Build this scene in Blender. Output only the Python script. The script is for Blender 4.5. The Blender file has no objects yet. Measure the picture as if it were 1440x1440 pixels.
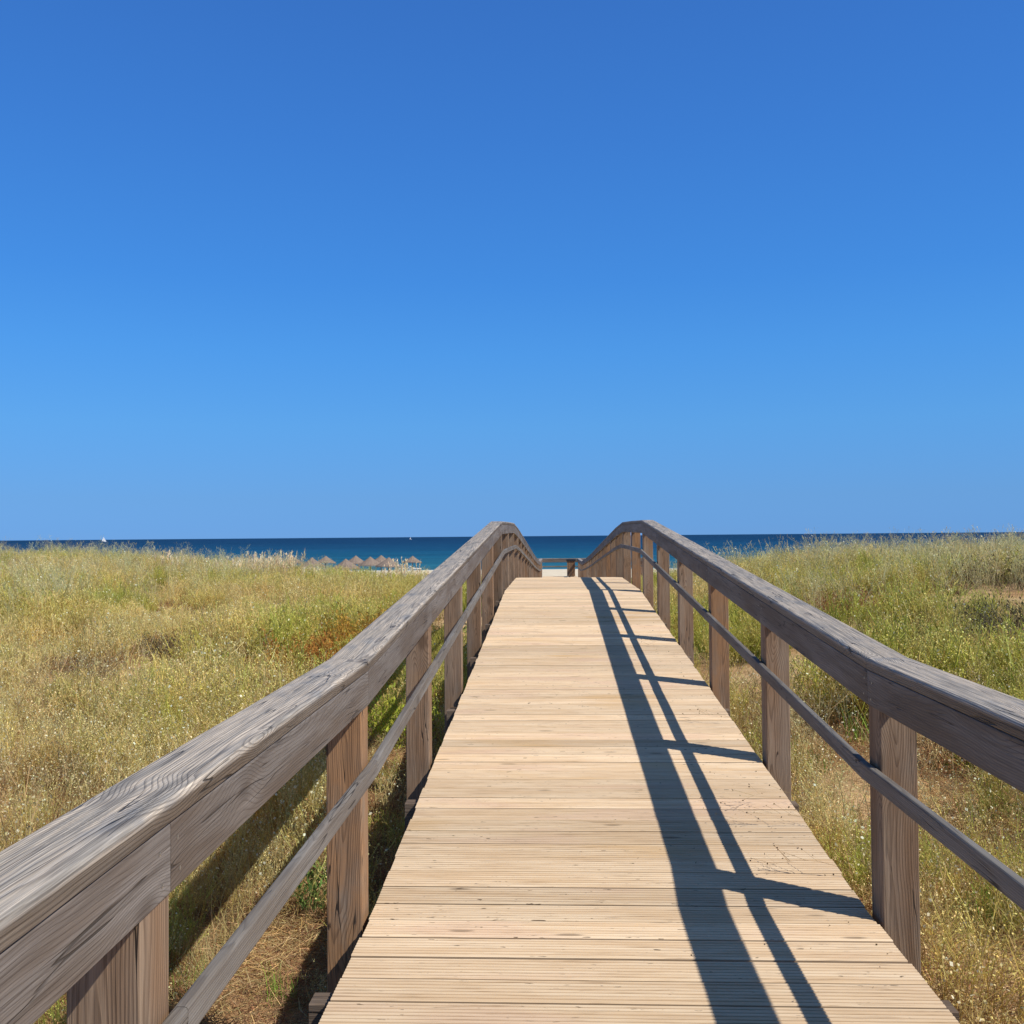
import bpy, math, random
import numpy as np
from mathutils import Vector, Matrix

random.seed(7)
S = bpy.context.scene
COL = S.collection
EYE = 6.0                     # camera eye above the sea (sea is z = 0)

# ---------------------------------------------------------------- camera
FPX, CX, CY = 1387.0, 720.0, 720.0
th = math.atan(61 / FPX); ph = math.atan(34 / FPX); ro = math.radians(0.48)
Fv = Vector((-math.sin(th) * math.cos(ph), math.cos(th) * math.cos(ph), math.sin(ph)))
R0 = Vector((math.cos(th), math.sin(th), 0)); U0 = R0.cross(Fv)
Rv = R0 * math.cos(ro) - U0 * math.sin(ro); Uv = U0 * math.cos(ro) + R0 * math.sin(ro)
cam = bpy.data.cameras.new('camera'); camo = bpy.data.objects.new('camera', cam); COL.objects.link(camo)
m = Matrix((Rv, Uv, -Fv)).transposed().to_4x4(); m.translation = Vector((0, 0, EYE))
camo.matrix_world = m
cam.sensor_width = 36.0; cam.lens = 36.0 * FPX / 1440.0
cam.clip_start = 0.05; cam.clip_end = 60000
S.camera = camo

# ---------------------------------------------------------------- light
SUN_EL = math.radians(48.5); AZ = math.radians(29)      # sun stands to the right and behind the camera
sdir = Vector((math.cos(AZ) * math.cos(SUN_EL), -math.sin(AZ) * math.cos(SUN_EL), math.sin(SUN_EL)))
sun = bpy.data.lights.new('sun', 'SUN'); sun.energy = 4.6; sun.angle = math.radians(0.53); sun.color = (1.0, 0.95, 0.86)
suno = bpy.data.objects.new('sun', sun); COL.objects.link(suno); suno.location = (20, -10, 30)
suno.rotation_euler = (-sdir).to_track_quat('-Z', 'Y').to_euler()

W = bpy.data.worlds.new('World'); S.world = W; W.use_nodes = True
nt = W.node_tree; nt.nodes.clear()
sky = nt.nodes.new('ShaderNodeTexSky'); sky.sky_type = 'NISHITA'; sky.sun_disc = False
sky.sun_elevation = SUN_EL; sky.sun_rotation = math.radians(119)
sky.altitude = 0; sky.air_density = 1.0; sky.dust_density = 0.0; sky.ozone_density = 3.0
# grade of the Nishita sky by elevation: deep blue low, dimmed to grey overhead to set the shade fill
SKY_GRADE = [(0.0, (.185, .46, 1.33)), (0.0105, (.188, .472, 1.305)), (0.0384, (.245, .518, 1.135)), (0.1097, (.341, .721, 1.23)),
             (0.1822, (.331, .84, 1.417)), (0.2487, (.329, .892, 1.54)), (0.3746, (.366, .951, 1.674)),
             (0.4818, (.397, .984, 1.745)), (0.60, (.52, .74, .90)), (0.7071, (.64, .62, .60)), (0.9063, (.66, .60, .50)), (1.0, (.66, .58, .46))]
tc = nt.nodes.new('ShaderNodeTexCoord'); sep = nt.nodes.new('ShaderNodeSeparateXYZ'); nt.links.new(tc.outputs['Generated'], sep.inputs[0])
rmp = nt.nodes.new('ShaderNodeValToRGB'); nt.links.new(sep.outputs[2], rmp.inputs[0])
els = rmp.color_ramp.elements
while len(els) < len(SKY_GRADE): els.new(0.5)
for e_, (p_, c_) in zip(els, SKY_GRADE): e_.position = p_
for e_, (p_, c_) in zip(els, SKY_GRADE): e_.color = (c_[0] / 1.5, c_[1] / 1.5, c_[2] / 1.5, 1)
mul = nt.nodes.new('ShaderNodeVectorMath'); mul.operation = 'MULTIPLY'
bg = nt.nodes.new('ShaderNodeBackground'); bg.inputs[1].default_value = 0.15
out = nt.nodes.new('ShaderNodeOutputWorld')
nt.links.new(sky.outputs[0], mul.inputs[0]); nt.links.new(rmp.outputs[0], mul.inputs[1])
# even out the left-right difference: blend with the same sky colour all round, also greyed overhead
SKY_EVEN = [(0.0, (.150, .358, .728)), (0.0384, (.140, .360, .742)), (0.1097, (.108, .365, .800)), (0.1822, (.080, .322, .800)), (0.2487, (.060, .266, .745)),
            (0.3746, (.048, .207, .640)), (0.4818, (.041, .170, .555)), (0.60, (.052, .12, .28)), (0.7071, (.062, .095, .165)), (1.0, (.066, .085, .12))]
rm2 = nt.nodes.new('ShaderNodeValToRGB'); nt.links.new(sep.outputs[2], rm2.inputs[0]); els = rm2.color_ramp.elements
while len(els) < len(SKY_EVEN): els.new(0.5)
for e_, (p_, c_) in zip(els, SKY_EVEN): e_.position = p_
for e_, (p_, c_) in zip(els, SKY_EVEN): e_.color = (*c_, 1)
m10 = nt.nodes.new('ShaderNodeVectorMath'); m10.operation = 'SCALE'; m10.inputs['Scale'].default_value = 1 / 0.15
nt.links.new(rm2.outputs[0], m10.inputs[0])
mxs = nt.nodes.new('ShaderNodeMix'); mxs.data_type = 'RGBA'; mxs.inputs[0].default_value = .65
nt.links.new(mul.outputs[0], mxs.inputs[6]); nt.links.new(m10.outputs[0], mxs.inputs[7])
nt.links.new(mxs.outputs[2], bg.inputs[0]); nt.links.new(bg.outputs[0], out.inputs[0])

S.view_settings.view_transform = 'Standard'; S.view_settings.look = 'None'
S.view_settings.exposure = 0.0; S.view_settings.gamma = 1.0

# ================================================================ helpers
def new_obj(name, me, mat=None, parent=None):
    o = bpy.data.objects.new(name, me); COL.objects.link(o)
    if mat and me and not me.materials: me.materials.append(mat)
    if parent: o.parent = parent
    return o

def mesh_from(name, V, Fc, mat=None, attrs=None, smooth=False):
    me = bpy.data.meshes.new(name); me.from_pydata([tuple(v) for v in V], [], [tuple(f) for f in Fc])
    if mat: me.materials.append(mat)
    for k, (typ, data) in (attrs or {}).items():
        at = me.attributes.new(k, typ, 'POINT')
        key = {'FLOAT': 'value', 'FLOAT_VECTOR': 'vector', 'FLOAT_COLOR': 'color'}[typ]
        at.data.foreach_set(key, np.asarray(data, dtype=np.float32).ravel())
    if smooth: me.polygons.foreach_set('use_smooth', [True] * len(me.polygons))
    me.update(); return me

def fast_mesh(name, V, Q, mat=None, col=None, smooth=False):
    """V (n,3), Q (m,4) quads"""
    V = np.asarray(V, dtype=np.float32); Q = np.asarray(Q, dtype=np.int32)
    me = bpy.data.meshes.new(name)
    me.vertices.add(len(V)); me.vertices.foreach_set('co', V.ravel())
    me.loops.add(Q.size); me.loops.foreach_set('vertex_index', Q.ravel())
    me.polygons.add(len(Q)); me.polygons.foreach_set('loop_start', np.arange(0, Q.size, 4, dtype=np.int32))
    try: me.polygons.foreach_set('loop_total', np.full(len(Q), 4, dtype=np.int32))
    except Exception: pass
    if smooth: me.polygons.foreach_set('use_smooth', np.ones(len(Q), dtype=bool))
    me.update(calc_edges=True)
    if col is not None:
        at = me.attributes.new('col', 'FLOAT_COLOR', 'POINT')
        c = np.ones((len(V), 4), dtype=np.float32); c[:, :3] = col; at.data.foreach_set('color', c.ravel())
    if mat: me.materials.append(mat)
    return me

def empty(name, loc, label=None, cat=None, group=None, rz=0):
    o = bpy.data.objects.new(name, None); COL.objects.link(o); o.location = loc; o.rotation_euler = (0, 0, rz)
    o.empty_display_size = 0.2
    if label: o['label'] = label
    if cat: o['category'] = cat
    if group: o['group'] = group
    return o

def copy_tree(o, parent=None):
    c = o.copy(); COL.objects.link(c)
    if parent: c.parent = parent
    for ch in [x for x in o.children]: copy_tree(ch, c)
    return c

# ---------------------------------------------------------------- node helper
class NT:
    def __init__(s, name):
        s.m = bpy.data.materials.new(name); s.m.use_nodes = True; s.t = s.m.node_tree; s.t.nodes.clear()
        s.out = s.t.nodes.new('ShaderNodeOutputMaterial')
    def n(s, typ, **kw):
        nd = s.t.nodes.new('ShaderNode' + typ)
        for k, v in kw.items(): setattr(nd, k, v)
        return nd
    def put(s, sock, v):
        if v is None: return
        if isinstance(v, bpy.types.NodeSocket): s.t.links.new(v, sock)
        elif isinstance(v, (tuple, list)) and sock.type == 'RGBA' and len(v) == 3: sock.default_value = (*v, 1)
        else: sock.default_value = v
    def math(s, op, a, b=None, c=None, clamp=False):
        nd = s.n('Math', operation=op, use_clamp=clamp)
        for i, v in enumerate((a, b, c)): s.put(nd.inputs[i], v)
        return nd.outputs[0]
    def vmath(s, op, a, b=None, sc=None):
        nd = s.n('VectorMath', operation=op); s.put(nd.inputs[0], a); s.put(nd.inputs[1], b)
        if sc is not None: s.put(nd.inputs['Scale'], sc)
        return nd.outputs[0]
    def attr(s, name, out='Vector'): return s.n('Attribute', attribute_name=name).outputs[out]
    def noise(s, vec, scale=1., detail=2., rough=.5, out='Fac', dist=0.):
        nd = s.n('TexNoise'); s.put(nd.inputs['Vector'], vec); nd.inputs['Scale'].default_value = scale
        nd.inputs['Detail'].default_value = detail; nd.inputs['Roughness'].default_value = rough
        nd.inputs['Distortion'].default_value = dist
        return nd.outputs[out]
    def voro(s, vec, scale=1., feat='F1', out='Distance', rnd=1.):
        nd = s.n('TexVoronoi', feature=feat); s.put(nd.inputs['Vector'], vec); nd.inputs['Scale'].default_value = scale
        nd.inputs['Randomness'].default_value = rnd
        return nd.outputs[out]
    def mix(s, f, a, b, mode='MIX'):
        nd = s.n('Mix', data_type='RGBA', blend_type=mode); s.put(nd.inputs[0], f); s.put(nd.inputs[6], a); s.put(nd.inputs[7], b)
        return nd.outputs[2]
    def ss(s, x, lo, hi, a=0., b=1.):
        nd = s.n('MapRange', interpolation_type='SMOOTHSTEP'); s.put(nd.inputs[0], x)
        for i, v in enumerate((lo, hi, a, b)): s.put(nd.inputs[i + 1], v)
        return nd.outputs[0]
    def lin(s, x, lo, hi, a=0., b=1.):
        nd = s.n('MapRange'); s.put(nd.inputs[0], x)
        for i, v in enumerate((lo, hi, a, b)): s.put(nd.inputs[i + 1], v)
        return nd.outputs[0]
    def comb(s, x, y, z):
        nd = s.n('CombineXYZ'); s.put(nd.inputs[0], x); s.put(nd.inputs[1], y); s.put(nd.inputs[2], z); return nd.outputs[0]
    def sepv(s, v):
        nd = s.n('SeparateXYZ'); s.put(nd.inputs[0], v); return nd.outputs
    def bump(s, h, strength=.5, dist=.002, normal=None):
        nd = s.n('Bump'); s.put(nd.inputs['Height'], h); nd.inputs['Strength'].default_value = strength
        nd.inputs['Distance'].default_value = dist; s.put(nd.inputs['Normal'], normal); return nd.outputs[0]
    def bsdf(s, col, rough=.7, normal=None, spec=.3, metal=0.):
        p = s.n('BsdfPrincipled'); s.put(p.inputs['Base Color'], col); s.put(p.inputs['Roughness'], rough)
        s.put(p.inputs['Normal'], normal); s.put(p.inputs['Specular IOR Level'], spec); s.put(p.inputs['Metallic'], metal)
        s.t.links.new(p.outputs[0], s.out.inputs[0]); return s.m

def wood(name, cA, cB, cDark, ring=.006, bleach=None, bleach_w=None, ringdark=.45, crack=1., rough=.72, spec=.25,
         pith=(.02, .05), tintvar=.25, warm=None, bumps=.6, fiber=.25, bow=.05):
    """weathered softwood; gc = (along, across, up) in metres on the board, rnd = one number per board"""
    N = NT(name); gc = N.attr('gc'); rnd = N.attr('rnd', 'Fac')
    u, v, w = N.sepv(gc)
    off = N.vmath('SCALE', (37.1, 17.7, 91.3), sc=rnd)
    low = N.noise(N.vmath('ADD', N.vmath('MULTIPLY', gc, (1.1, 3, 3)), off), 1., 2., .5, 'Color')
    lx, ly, lz = N.sepv(low)
    # knots
    kv = N.vmath('ADD', N.vmath('MULTIPLY', gc, (2.3, 5.0, 5.0)), off)
    kd = N.voro(kv, 1.)
    knot = N.ss(kd, .06, .17, 1., 0.); knotr = N.ss(kd, .05, .42, 1., 0.)
    px = N.math('ADD', N.math('ADD', v, N.math('MULTIPLY', N.math('SUBTRACT', lx, .5), bow * 2)), N.math('MULTIPLY', N.math('SUBTRACT', rnd, .5), pith[0] * 3))
    pz = N.math('ADD', N.math('ADD', w, pith[1]), N.math('MULTIPLY', N.math('SUBTRACT', ly, .5), bow))
    r = N.math('SQRT', N.math('ADD', N.math('MULTIPLY', px, px), N.math('MULTIPLY', pz, pz)))
    wob = N.noise(N.vmath('ADD', N.vmath('MULTIPLY', gc, (5, 30, 30)), off), 1., 2.)
    r = N.math('ADD', r, N.math('MULTIPLY', N.math('SUBTRACT', wob, .5), .006))
    r = N.math('ADD', r, N.math('MULTIPLY', knotr, .035))
    fr = N.math('FRACT', N.math('DIVIDE', r, ring))
    late = N.math('MULTIPLY', N.ss(fr, .45, .88), N.ss(fr, .92, 1., 1., 0.))
    fib = N.noise(N.vmath('ADD', N.vmath('MULTIPLY', gc, (7, 420, 420)), off), 1., 3., .6)
    fib2 = N.noise(N.vmath('ADD', N.vmath('MULTIPLY', gc, (2.2, 75, 75)), off), 1., 3., .6)
    broad = N.noise(N.vmath('ADD', N.vmath('MULTIPLY', gc, (1.3, 9, 9)), off), 1., 3., .55)
    stain = N.noise(N.vmath('ADD', N.vmath('MULTIPLY', gc, (3.5, 9, 9)), off), 1., 4., .6)
    base = N.mix(N.ss(broad, .35, .65), cA, cB)
    if warm: base = N.mix(N.math('MULTIPLY', N.ss(N.noise(off, 3.1), .5, .62), N.ss(stain, .3, .6)), base, warm)
    if bleach:
        f = N.ss(w, bleach_w[0], bleach_w[1])
        bcol = N.mix(N.ss(fib2, .4, .62), bleach[0], bleach[1])
        bcol = N.mix(N.math('MULTIPLY', N.ss(stain, .52, .7), .7), bcol, bleach[2])
        base = N.mix(f, base, bcol)
    base = N.mix(N.math('MULTIPLY', late, ringdark), base, N.mix(.72, base, cDark))
    base = N.mix(N.ss(fib, .25, .75, fiber, 0.), base, cDark)
    base = N.mix(N.ss(fib2, .52, .72, 0., .5), base, cDark)
    base = N.mix(N.ss(fib2, .42, .28, 0., .35), base, N.vmath('SCALE', base, sc=1.5))
    base = N.mix(N.math('MULTIPLY', knot, .6), base, cDark)
    # splits along the grain
    cn = N.noise(N.vmath('ADD', N.vmath('MULTIPLY', gc, (1.6, 34, 34)), N.vmath('SCALE', off, sc=1.7)), 1., 1.)
    cm = N.noise(N.vmath('ADD', N.vmath('MULTIPLY', gc, (2.5, 11, 11)), off), 1.3, 1.)
    ck = N.math('MULTIPLY', N.ss(N.math('ABSOLUTE', N.math('SUBTRACT', cn, .5)), .004, .014, 1., 0.), N.ss(cm, .5, .6))
    ck = N.math('MULTIPLY', ck, crack)
    base = N.mix(N.math('MULTIPLY', ck, .85), base, (.02, .016, .013))
    tv = N.lin(N.noise(N.vmath('SCALE', off, sc=2.3), 1.), .25, .75, 1 - tintvar, 1 + tintvar)
    base = N.vmath('SCALE', base, sc=tv)
    h = N.math('ADD', N.math('MULTIPLY', late, .35), N.math('MULTIPLY', fib, .5))
    h = N.math('ADD', h, N.math('MULTIPLY', fib2, .6))
    h = N.math('SUBTRACT', h, N.math('MULTIPLY', ck, 2.5))
    nrm = N.bump(h, bumps, .0025)
    return N.bsdf(base, rough, nrm, spec)

M_cap = wood('weathered_rail_wood', (.185, .135, .092), (.235, .195, .155), (.06, .046, .034), ring=.0062,
             bleach=((.70, .595, .475), (.49, .445, .385), (.31, .32, .33)), bleach_w=(-.020, -.004), crack=1., bumps=1.0, bow=.042, ringdark=.66, fiber=.6, spec=.35, rough=.62, tintvar=.12)
M_beam = wood('weathered_beam_wood', (.155, .118, .090), (.24, .212, .188), (.06, .044, .034), ring=.009, crack=.8, spec=.3, ringdark=.42, rough=.66, fiber=.45, bow=.11, pith=(.03, .03))
M_mid = wood('weathered_midrail_wood', (.18, .155, .13), (.25, .235, .215), (.07, .055, .045), ring=.007, spec=.35, fiber=.4)
M_post = wood('post_wood', (.30, .185, .108), (.36, .265, .185), (.08, .045, .026), ring=.0075, ringdark=.62, fiber=.4, warm=(.44, .24, .115), tintvar=.28, pith=(.02, .045), bow=.07)
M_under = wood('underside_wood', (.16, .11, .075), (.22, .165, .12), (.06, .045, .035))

def deck_material():
    N = NT('grooved_deck_wood'); gc = N.attr('gc'); rnd = N.attr('rnd', 'Fac')
    off = N.vmath('SCALE', (37.1, 17.7, 91.3), sc=rnd)
    g = N.vmath('ADD', N.vmath('MULTIPLY', gc, (1.5, 22, 22)), off)
    broad = N.noise(g, 1., 3., .6)
    base = N.mix(N.ss(broad, .35, .65), (.77, .555, .345), (.88, .68, .46))
    warm = N.noise(N.vmath('ADD', N.vmath('MULTIPLY', gc, (.9, 3, 3)), off), 1., 2.)
    base = N.mix(N.ss(warm, .58, .75, 0., .55), base, (.74, .47, .21))
    base = N.mix(N.ss(warm, .45, .33, 0., .55), base, (.76, .53, .37))
    st = N.noise(N.vmath('ADD', N.vmath('MULTIPLY', gc, (5, 170, 170)), off), 1., 3., .65)
    base = N.mix(N.ss(st, .53, .72, 0., .62), base, (.34, .21, .11))
    kn = N.voro(N.vmath('ADD', N.vmath('MULTIPLY', gc, (2.0, 9, 9)), off), 1.)
    base = N.mix(N.ss(kn, .05, .12, .65, 0.), base, (.20, .13, .08))
    spk = N.noise(N.vmath('ADD', N.vmath('MULTIPLY', gc, (22, 90, 90)), off), 1., 2.)
    base = N.mix(N.math('MULTIPLY', N.ss(spk, .66, .72), N.ss(broad, .45, .6)), base, (.16, .11, .07))
    # darker down in the grooves
    w = N.sepv(gc)[2]
    base = N.mix(N.ss(w, -.0032, -.0008, .62, 0.), base, (.27, .175, .10))
    tv = N.lin(N.noise(N.vmath('SCALE', off, sc=2.3), 1.),   .36, .64, .80, 1.10)
    base = N.vmath('SCALE', base, sc=tv)
    nrm = N.bump(N.math('ADD', st, N.noise(N.vmath('ADD', N.vmath('MULTIPLY', gc, (9, 500, 500)), off), 1., 2.)), .5, .0015)
    return N.bsdf(base, .75, nrm, .2)
M_deck = deck_material()

class Boards:
    """collects boards; each is a profile in the (across, up) plane drawn along a straight run"""
    def __init__(s): s.V = []; s.F = []; s.G = []; s.R = []
    def add(s, A, B, prof, right=None, up=None, seed=None):
        A = Vector(A); B = Vector(B); d = (B - A); L = d.length
        right = Vector(right) if right else Vector((1, 0, 0)); up = Vector(up) if up else Vector((0, 0, 1))
        n = len(prof); b = len(s.V); rn = random.random(); u0 = random.random() * 5
        if seed: rn, u0 = seed
        for k, P in ((0, A), (L, B)):
            for (v, w) in prof:
                s.V.append(tuple(P + right * v + up * w)); s.G.append((u0 + k, v, w)); s.R.append(rn)
        for i in range(n):
            j = (i + 1) % n; s.F.append((b + i, b + j, b + n + j, b + n + i))
        s.F.append(tuple(b + i for i in reversed(range(n)))); s.F.append(tuple(b + n + i for i in range(n)))
        return s
    def build(s, name, mat, parent=None):
        me = mesh_from(name, s.V, s.F, mat, {'gc': ('FLOAT_VECTOR', s.G), 'rnd': ('FLOAT', s.R)})
        import bmesh
        bm = bmesh.new(); bm.from_mesh(me); bmesh.ops.recalc_face_normals(bm, faces=bm.faces); bm.to_mesh(me); bm.free()
        return new_obj(name, me, None, parent)

def rprof(v0, v1, w0, w1, r=.003, rt=None, seg=3):
    """rectangle with rounded corners; rt = radius of the two top corners"""
    rt = rt or r; P = []
    for (cx_, cy_, a0, rr) in ((v1 - rt, w1 - rt, 0, rt), (v0 + rt, w1 - rt, 90, rt), (v0 + r, w0 + r, 180, r), (v1 - r, w0 + r, 270, r)):
        for k in range(seg + 1):
            a = math.radians(a0 + 90 * k / seg); P.append((cx_ + rr * math.cos(a), cy_ + rr * math.sin(a)))
    return P

# ================================================================ terrain
TX = np.array([-400, -60, -30, -17, -11, -6, -2.2, 0, 2.2, 4, 7, 12, 30, 60, 400.])
TY = np.array([-60, 0, 5, 10, 15, 20, 25, 30, 36, 45, 55, 68, 80, 110, 135, 150, 165, 185, 240.])
TZ = np.array([
 [-1.4,-1.4,-1.5,-1.6,-1.8,-1.9,-2.0,-2.05,-1.95,-1.85,-1.7,-1.5,-1.3,-1.2,-1.2],
 [-1.4,-1.4,-1.5,-1.6,-1.8,-1.9,-2.0,-2.05,-1.95,-1.85,-1.7,-1.5,-1.3,-1.2,-1.2],
 [-1.3,-1.3,-1.4,-1.6,-1.75,-1.9,-2.0,-2.05,-1.95,-1.85,-1.7,-1.4,-1.2,-1.1,-1.1],
 [-1.2,-1.2,-1.3,-1.45,-1.65,-1.8,-1.95,-2.1,-1.85,-1.65,-1.4,-1.3,-1.1,-1.0,-1.0],
 [-1.0,-1.0,-1.15,-1.3,-1.5,-1.75,-1.9,-2.2,-1.8,-1.45,-1.05,-1.0,-.9,-.9,-.9],
 [-.9,-.9,-1.0,-1.18,-1.42,-1.67,-1.85,-2.2,-1.65,-1.18,-.97,-.98,-1.0,-1.0,-1.0],
 [-.8,-.8,-.85,-1.05,-1.36,-1.62,-1.75,-2.3,-1.75,-1.4,-1.02,-.98,-1.0,-1,-1],
 [-.75,-.75,-.8,-.98,-1.36,-1.70,-1.85,-2.4,-1.9,-1.7,-1.2,-.9,-.85,-.85,-.85],
 [-.9,-.9,-.9,-1.1,-1.5,-1.8,-2.0,-2.6,-2.2,-2.1,-1.9,-1.6,-1.4,-1.4,-1.4],
 [-2.0,-2.0,-2.0,-2.1,-2.2,-2.3,-2.5,-2.8,-2.7,-2.6,-2.5,-2.4,-2.3,-2.3,-2.3],
 [-3.4,-3.4,-3.4,-3.4,-3.4,-3.4,-3.2,-3.1,-3.1,-3.0,-2.9,-2.9,-3.2,-3.2,-3.2],
 [-4.4]*7+[-4.3,-4.2,-3.9,-3.6,-3.8]+[-4.3]*3,
 [-4.75]*15, [-4.9]*15, [-5.0]*15, [-5.2]*15, [-5.65]*15, [-6.35]*15, [-9.]*15])
_rs = np.random.RandomState(3)
_lat = _rs.rand(64, 64)
def vnoise(x, y, s):
    x = np.asarray(x, float) / s; y = np.asarray(y, float) / s
    xi = np.floor(x).astype(int); yi = np.floor(y).astype(int); fx = x - xi; fy = y - yi
    fx = fx * fx * (3 - 2 * fx); fy = fy * fy * (3 - 2 * fy)
    g = lambda a, b: _lat[a % 64, b % 64]
    return (g(xi, yi) * (1 - fx) + g(xi + 1, yi) * fx) * (1 - fy) + (g(xi, yi + 1) * (1 - fx) + g(xi + 1, yi + 1) * fx) * fy
def fbm(x, y, s, o=3):
    t = 0; a = .5
    for k in range(o): t = t + a * vnoise(x + 13.7 * k, y + 7.3 * k, s / 2 ** k); a *= .5
    return t / (1 - .5 ** o)
def terrain(x, y, bumps=True):
    x = np.asarray(x, float); y = np.asarray(y, float)
    xi = np.clip(np.searchsorted(TX, x) - 1, 0, len(TX) - 2); yi = np.clip(np.searchsorted(TY, y) - 1, 0, len(TY) - 2)
    fx = np.clip((x - TX[xi]) / (TX[xi + 1] - TX[xi]), 0, 1); fy = np.clip((y - TY[yi]) / (TY[yi + 1] - TY[yi]), 0, 1)
    fx = fx * fx * (3 - 2 * fx) * .6 + fx * .4; fy = fy * fy * (3 - 2 * fy) * .6 + fy * .4
    z = (TZ[yi, xi] * (1 - fx) + TZ[yi, xi + 1] * fx) * (1 - fy) + (TZ[yi + 1, xi] * (1 - fx) + TZ[yi + 1, xi + 1] * fx) * fy
    if bumps:
        amp = np.clip((78 - y) / 20, .12, 1) * np.clip(np.abs(x - .2) / 3, .3, 1)
        z = z + amp * ((fbm(x, y, 3.2) - .5) * .28 + (fbm(x + 50, y, .8, 2) - .5) * .07)
    return z + EYE
gx = np.unique(np.concatenate([np.arange(-8, 8, .14), np.arange(-30, 30, .5), np.arange(-60, 60, 2), np.arange(-400, 401, 40), [-30000, 30000, -3000, 3000]]).round(3))
gy = np.unique(np.concatenate([np.arange(-2, 14, .14), np.arange(-6, 60, .45), np.arange(60, 240, 3), np.arange(-60, -6, 6), [-3000, -600, 260]]).round(3))
GX, GY = np.meshgrid(gx, gy); GZ = terrain(np.clip(GX, -399, 399), np.clip(GY, -59, 239))
nV = GX.size; nx = len(gx); idx = np.arange(nV).reshape(GX.shape)
Q = np.stack([idx[:-1, :-1], idx[:-1, 1:], idx[1:, 1:], idx[1:, :-1]], -1).reshape(-1, 4)

def sand_material():
    N = NT('dune_sand'); geo = N.n('NewGeometry'); pos = geo.outputs['Position']
    x, y, z = N.sepv(pos)
    n1 = N.noise(pos, .55, 4., .6); n2 = N.noise(pos, 4., 4., .65); n3 = N.noise(pos, 38., 3., .7); n4 = N.noise(pos, 160., 2.)
    c = N.mix(N.ss(n1, .38, .62), (.46, .275, .135), (.62, .43, .235))
    c = N.mix(N.ss(n2, .5, .68, 0., .7), c, (.30, .175, .085))
    c = N.mix(N.ss(n3, .55, .7, 0., .65), c, (.20, .125, .065))
    c = N.mix(N.ss(n3, .42, .3, 0., .5), c, (.62, .47, .29))
    beach = N.ss(y, 58., 72.)
    bc = N.mix(N.ss(n1, .3, .7), (.70, .60, .44), (.78, .68, .52))
    bc = N.mix(N.ss(z, .35, .02), bc, (.42, .34, .24))
    c = N.mix(beach, c, bc)
    nrm = N.bump(N.math('ADD', n3, N.math('MULTIPLY', n4, .4)), .8, .02)
    return N.bsdf(c, .9, nrm, .1)
M_sand = sand_material()
g = new_obj('ground', fast_mesh('ground', np.stack([GX, GY, GZ], -1).reshape(-1, 3), Q, M_sand, smooth=True)); g['kind'] = 'structure'

# ---------------------------------------------------------------- sea
def sea_material():
    N = NT('sea_water'); pos = N.n('NewGeometry').outputs['Position']; x, y, z = N.sepv(pos)
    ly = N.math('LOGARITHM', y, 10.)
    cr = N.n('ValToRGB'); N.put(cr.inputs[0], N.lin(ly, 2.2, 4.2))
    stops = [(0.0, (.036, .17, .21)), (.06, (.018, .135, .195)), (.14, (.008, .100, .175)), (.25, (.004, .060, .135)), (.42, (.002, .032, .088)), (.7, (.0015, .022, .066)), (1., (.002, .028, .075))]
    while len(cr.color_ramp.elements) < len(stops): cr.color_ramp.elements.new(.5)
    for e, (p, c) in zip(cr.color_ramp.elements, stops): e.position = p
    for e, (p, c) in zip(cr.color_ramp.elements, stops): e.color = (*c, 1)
    st = N.noise(N.comb(N.math('MULTIPLY', x, .012), N.math('MULTIPLY', ly, 60.), 0.), 1., 4., .6)
    c = N.mix(N.ss(st, .4, .62, 0., .8), cr.outputs[0], N.vmath('SCALE', cr.outputs[0], sc=.62))
    c = N.mix(N.ss(st, .46, .3, 0., .5), c, N.vmath('MULTIPLY', cr.outputs[0], (1.5, 1.35, 1.2)))
    # whitecaps and a thin broken line of surf
    wc = N.noise(N.comb(N.math('MULTIPLY', x, .12), N.math('MULTIPLY', ly, 420.), 3.), 1., 3., .6)
    c = N.mix(N.math('MULTIPLY', N.ss(wc, .69, .74), N.ss(ly, 3.3, 2.6)), c, (.6, .68, .72))
    sy = N.math('ADD', y, N.math('MULTIPLY', N.noise(N.comb(N.math('MULTIPLY', x, .03), 0., 0.), 1., 3.), 10.))
    surf = N.math('MULTIPLY', N.ss(sy, 178., 180.), N.ss(sy, 184., 182.))
    c = N.mix(N.math('MULTIPLY', surf, .8), c, (.75, .78, .78))
    w1 = N.noise(N.vmath('MULTIPLY', pos, (.35, .9, 1)), 1., 4., .6)
    nrm = N.bump(w1, .9, .5)
    return N.bsdf(c, .45, nrm, .06)
M_sea = sea_material()
sy_ = [150, 170, 200, 300, 1000, 5000, 20000, 55000]; sx_ = [-55000, -5000, -500, 0, 500, 5000, 55000]
V = [(x, y, 0.0) for y in sy_ for x in sx_]; n = len(sx_)
Fq = [(j * n + i, j * n + i + 1, (j + 1) * n + i + 1, (j + 1) * n + i) for j in range(len(sy_) - 1) for i in range(n - 1)]
o = new_obj('sea', mesh_from('sea', V, Fq, M_sea)); o['kind'] = 'structure'

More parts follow.
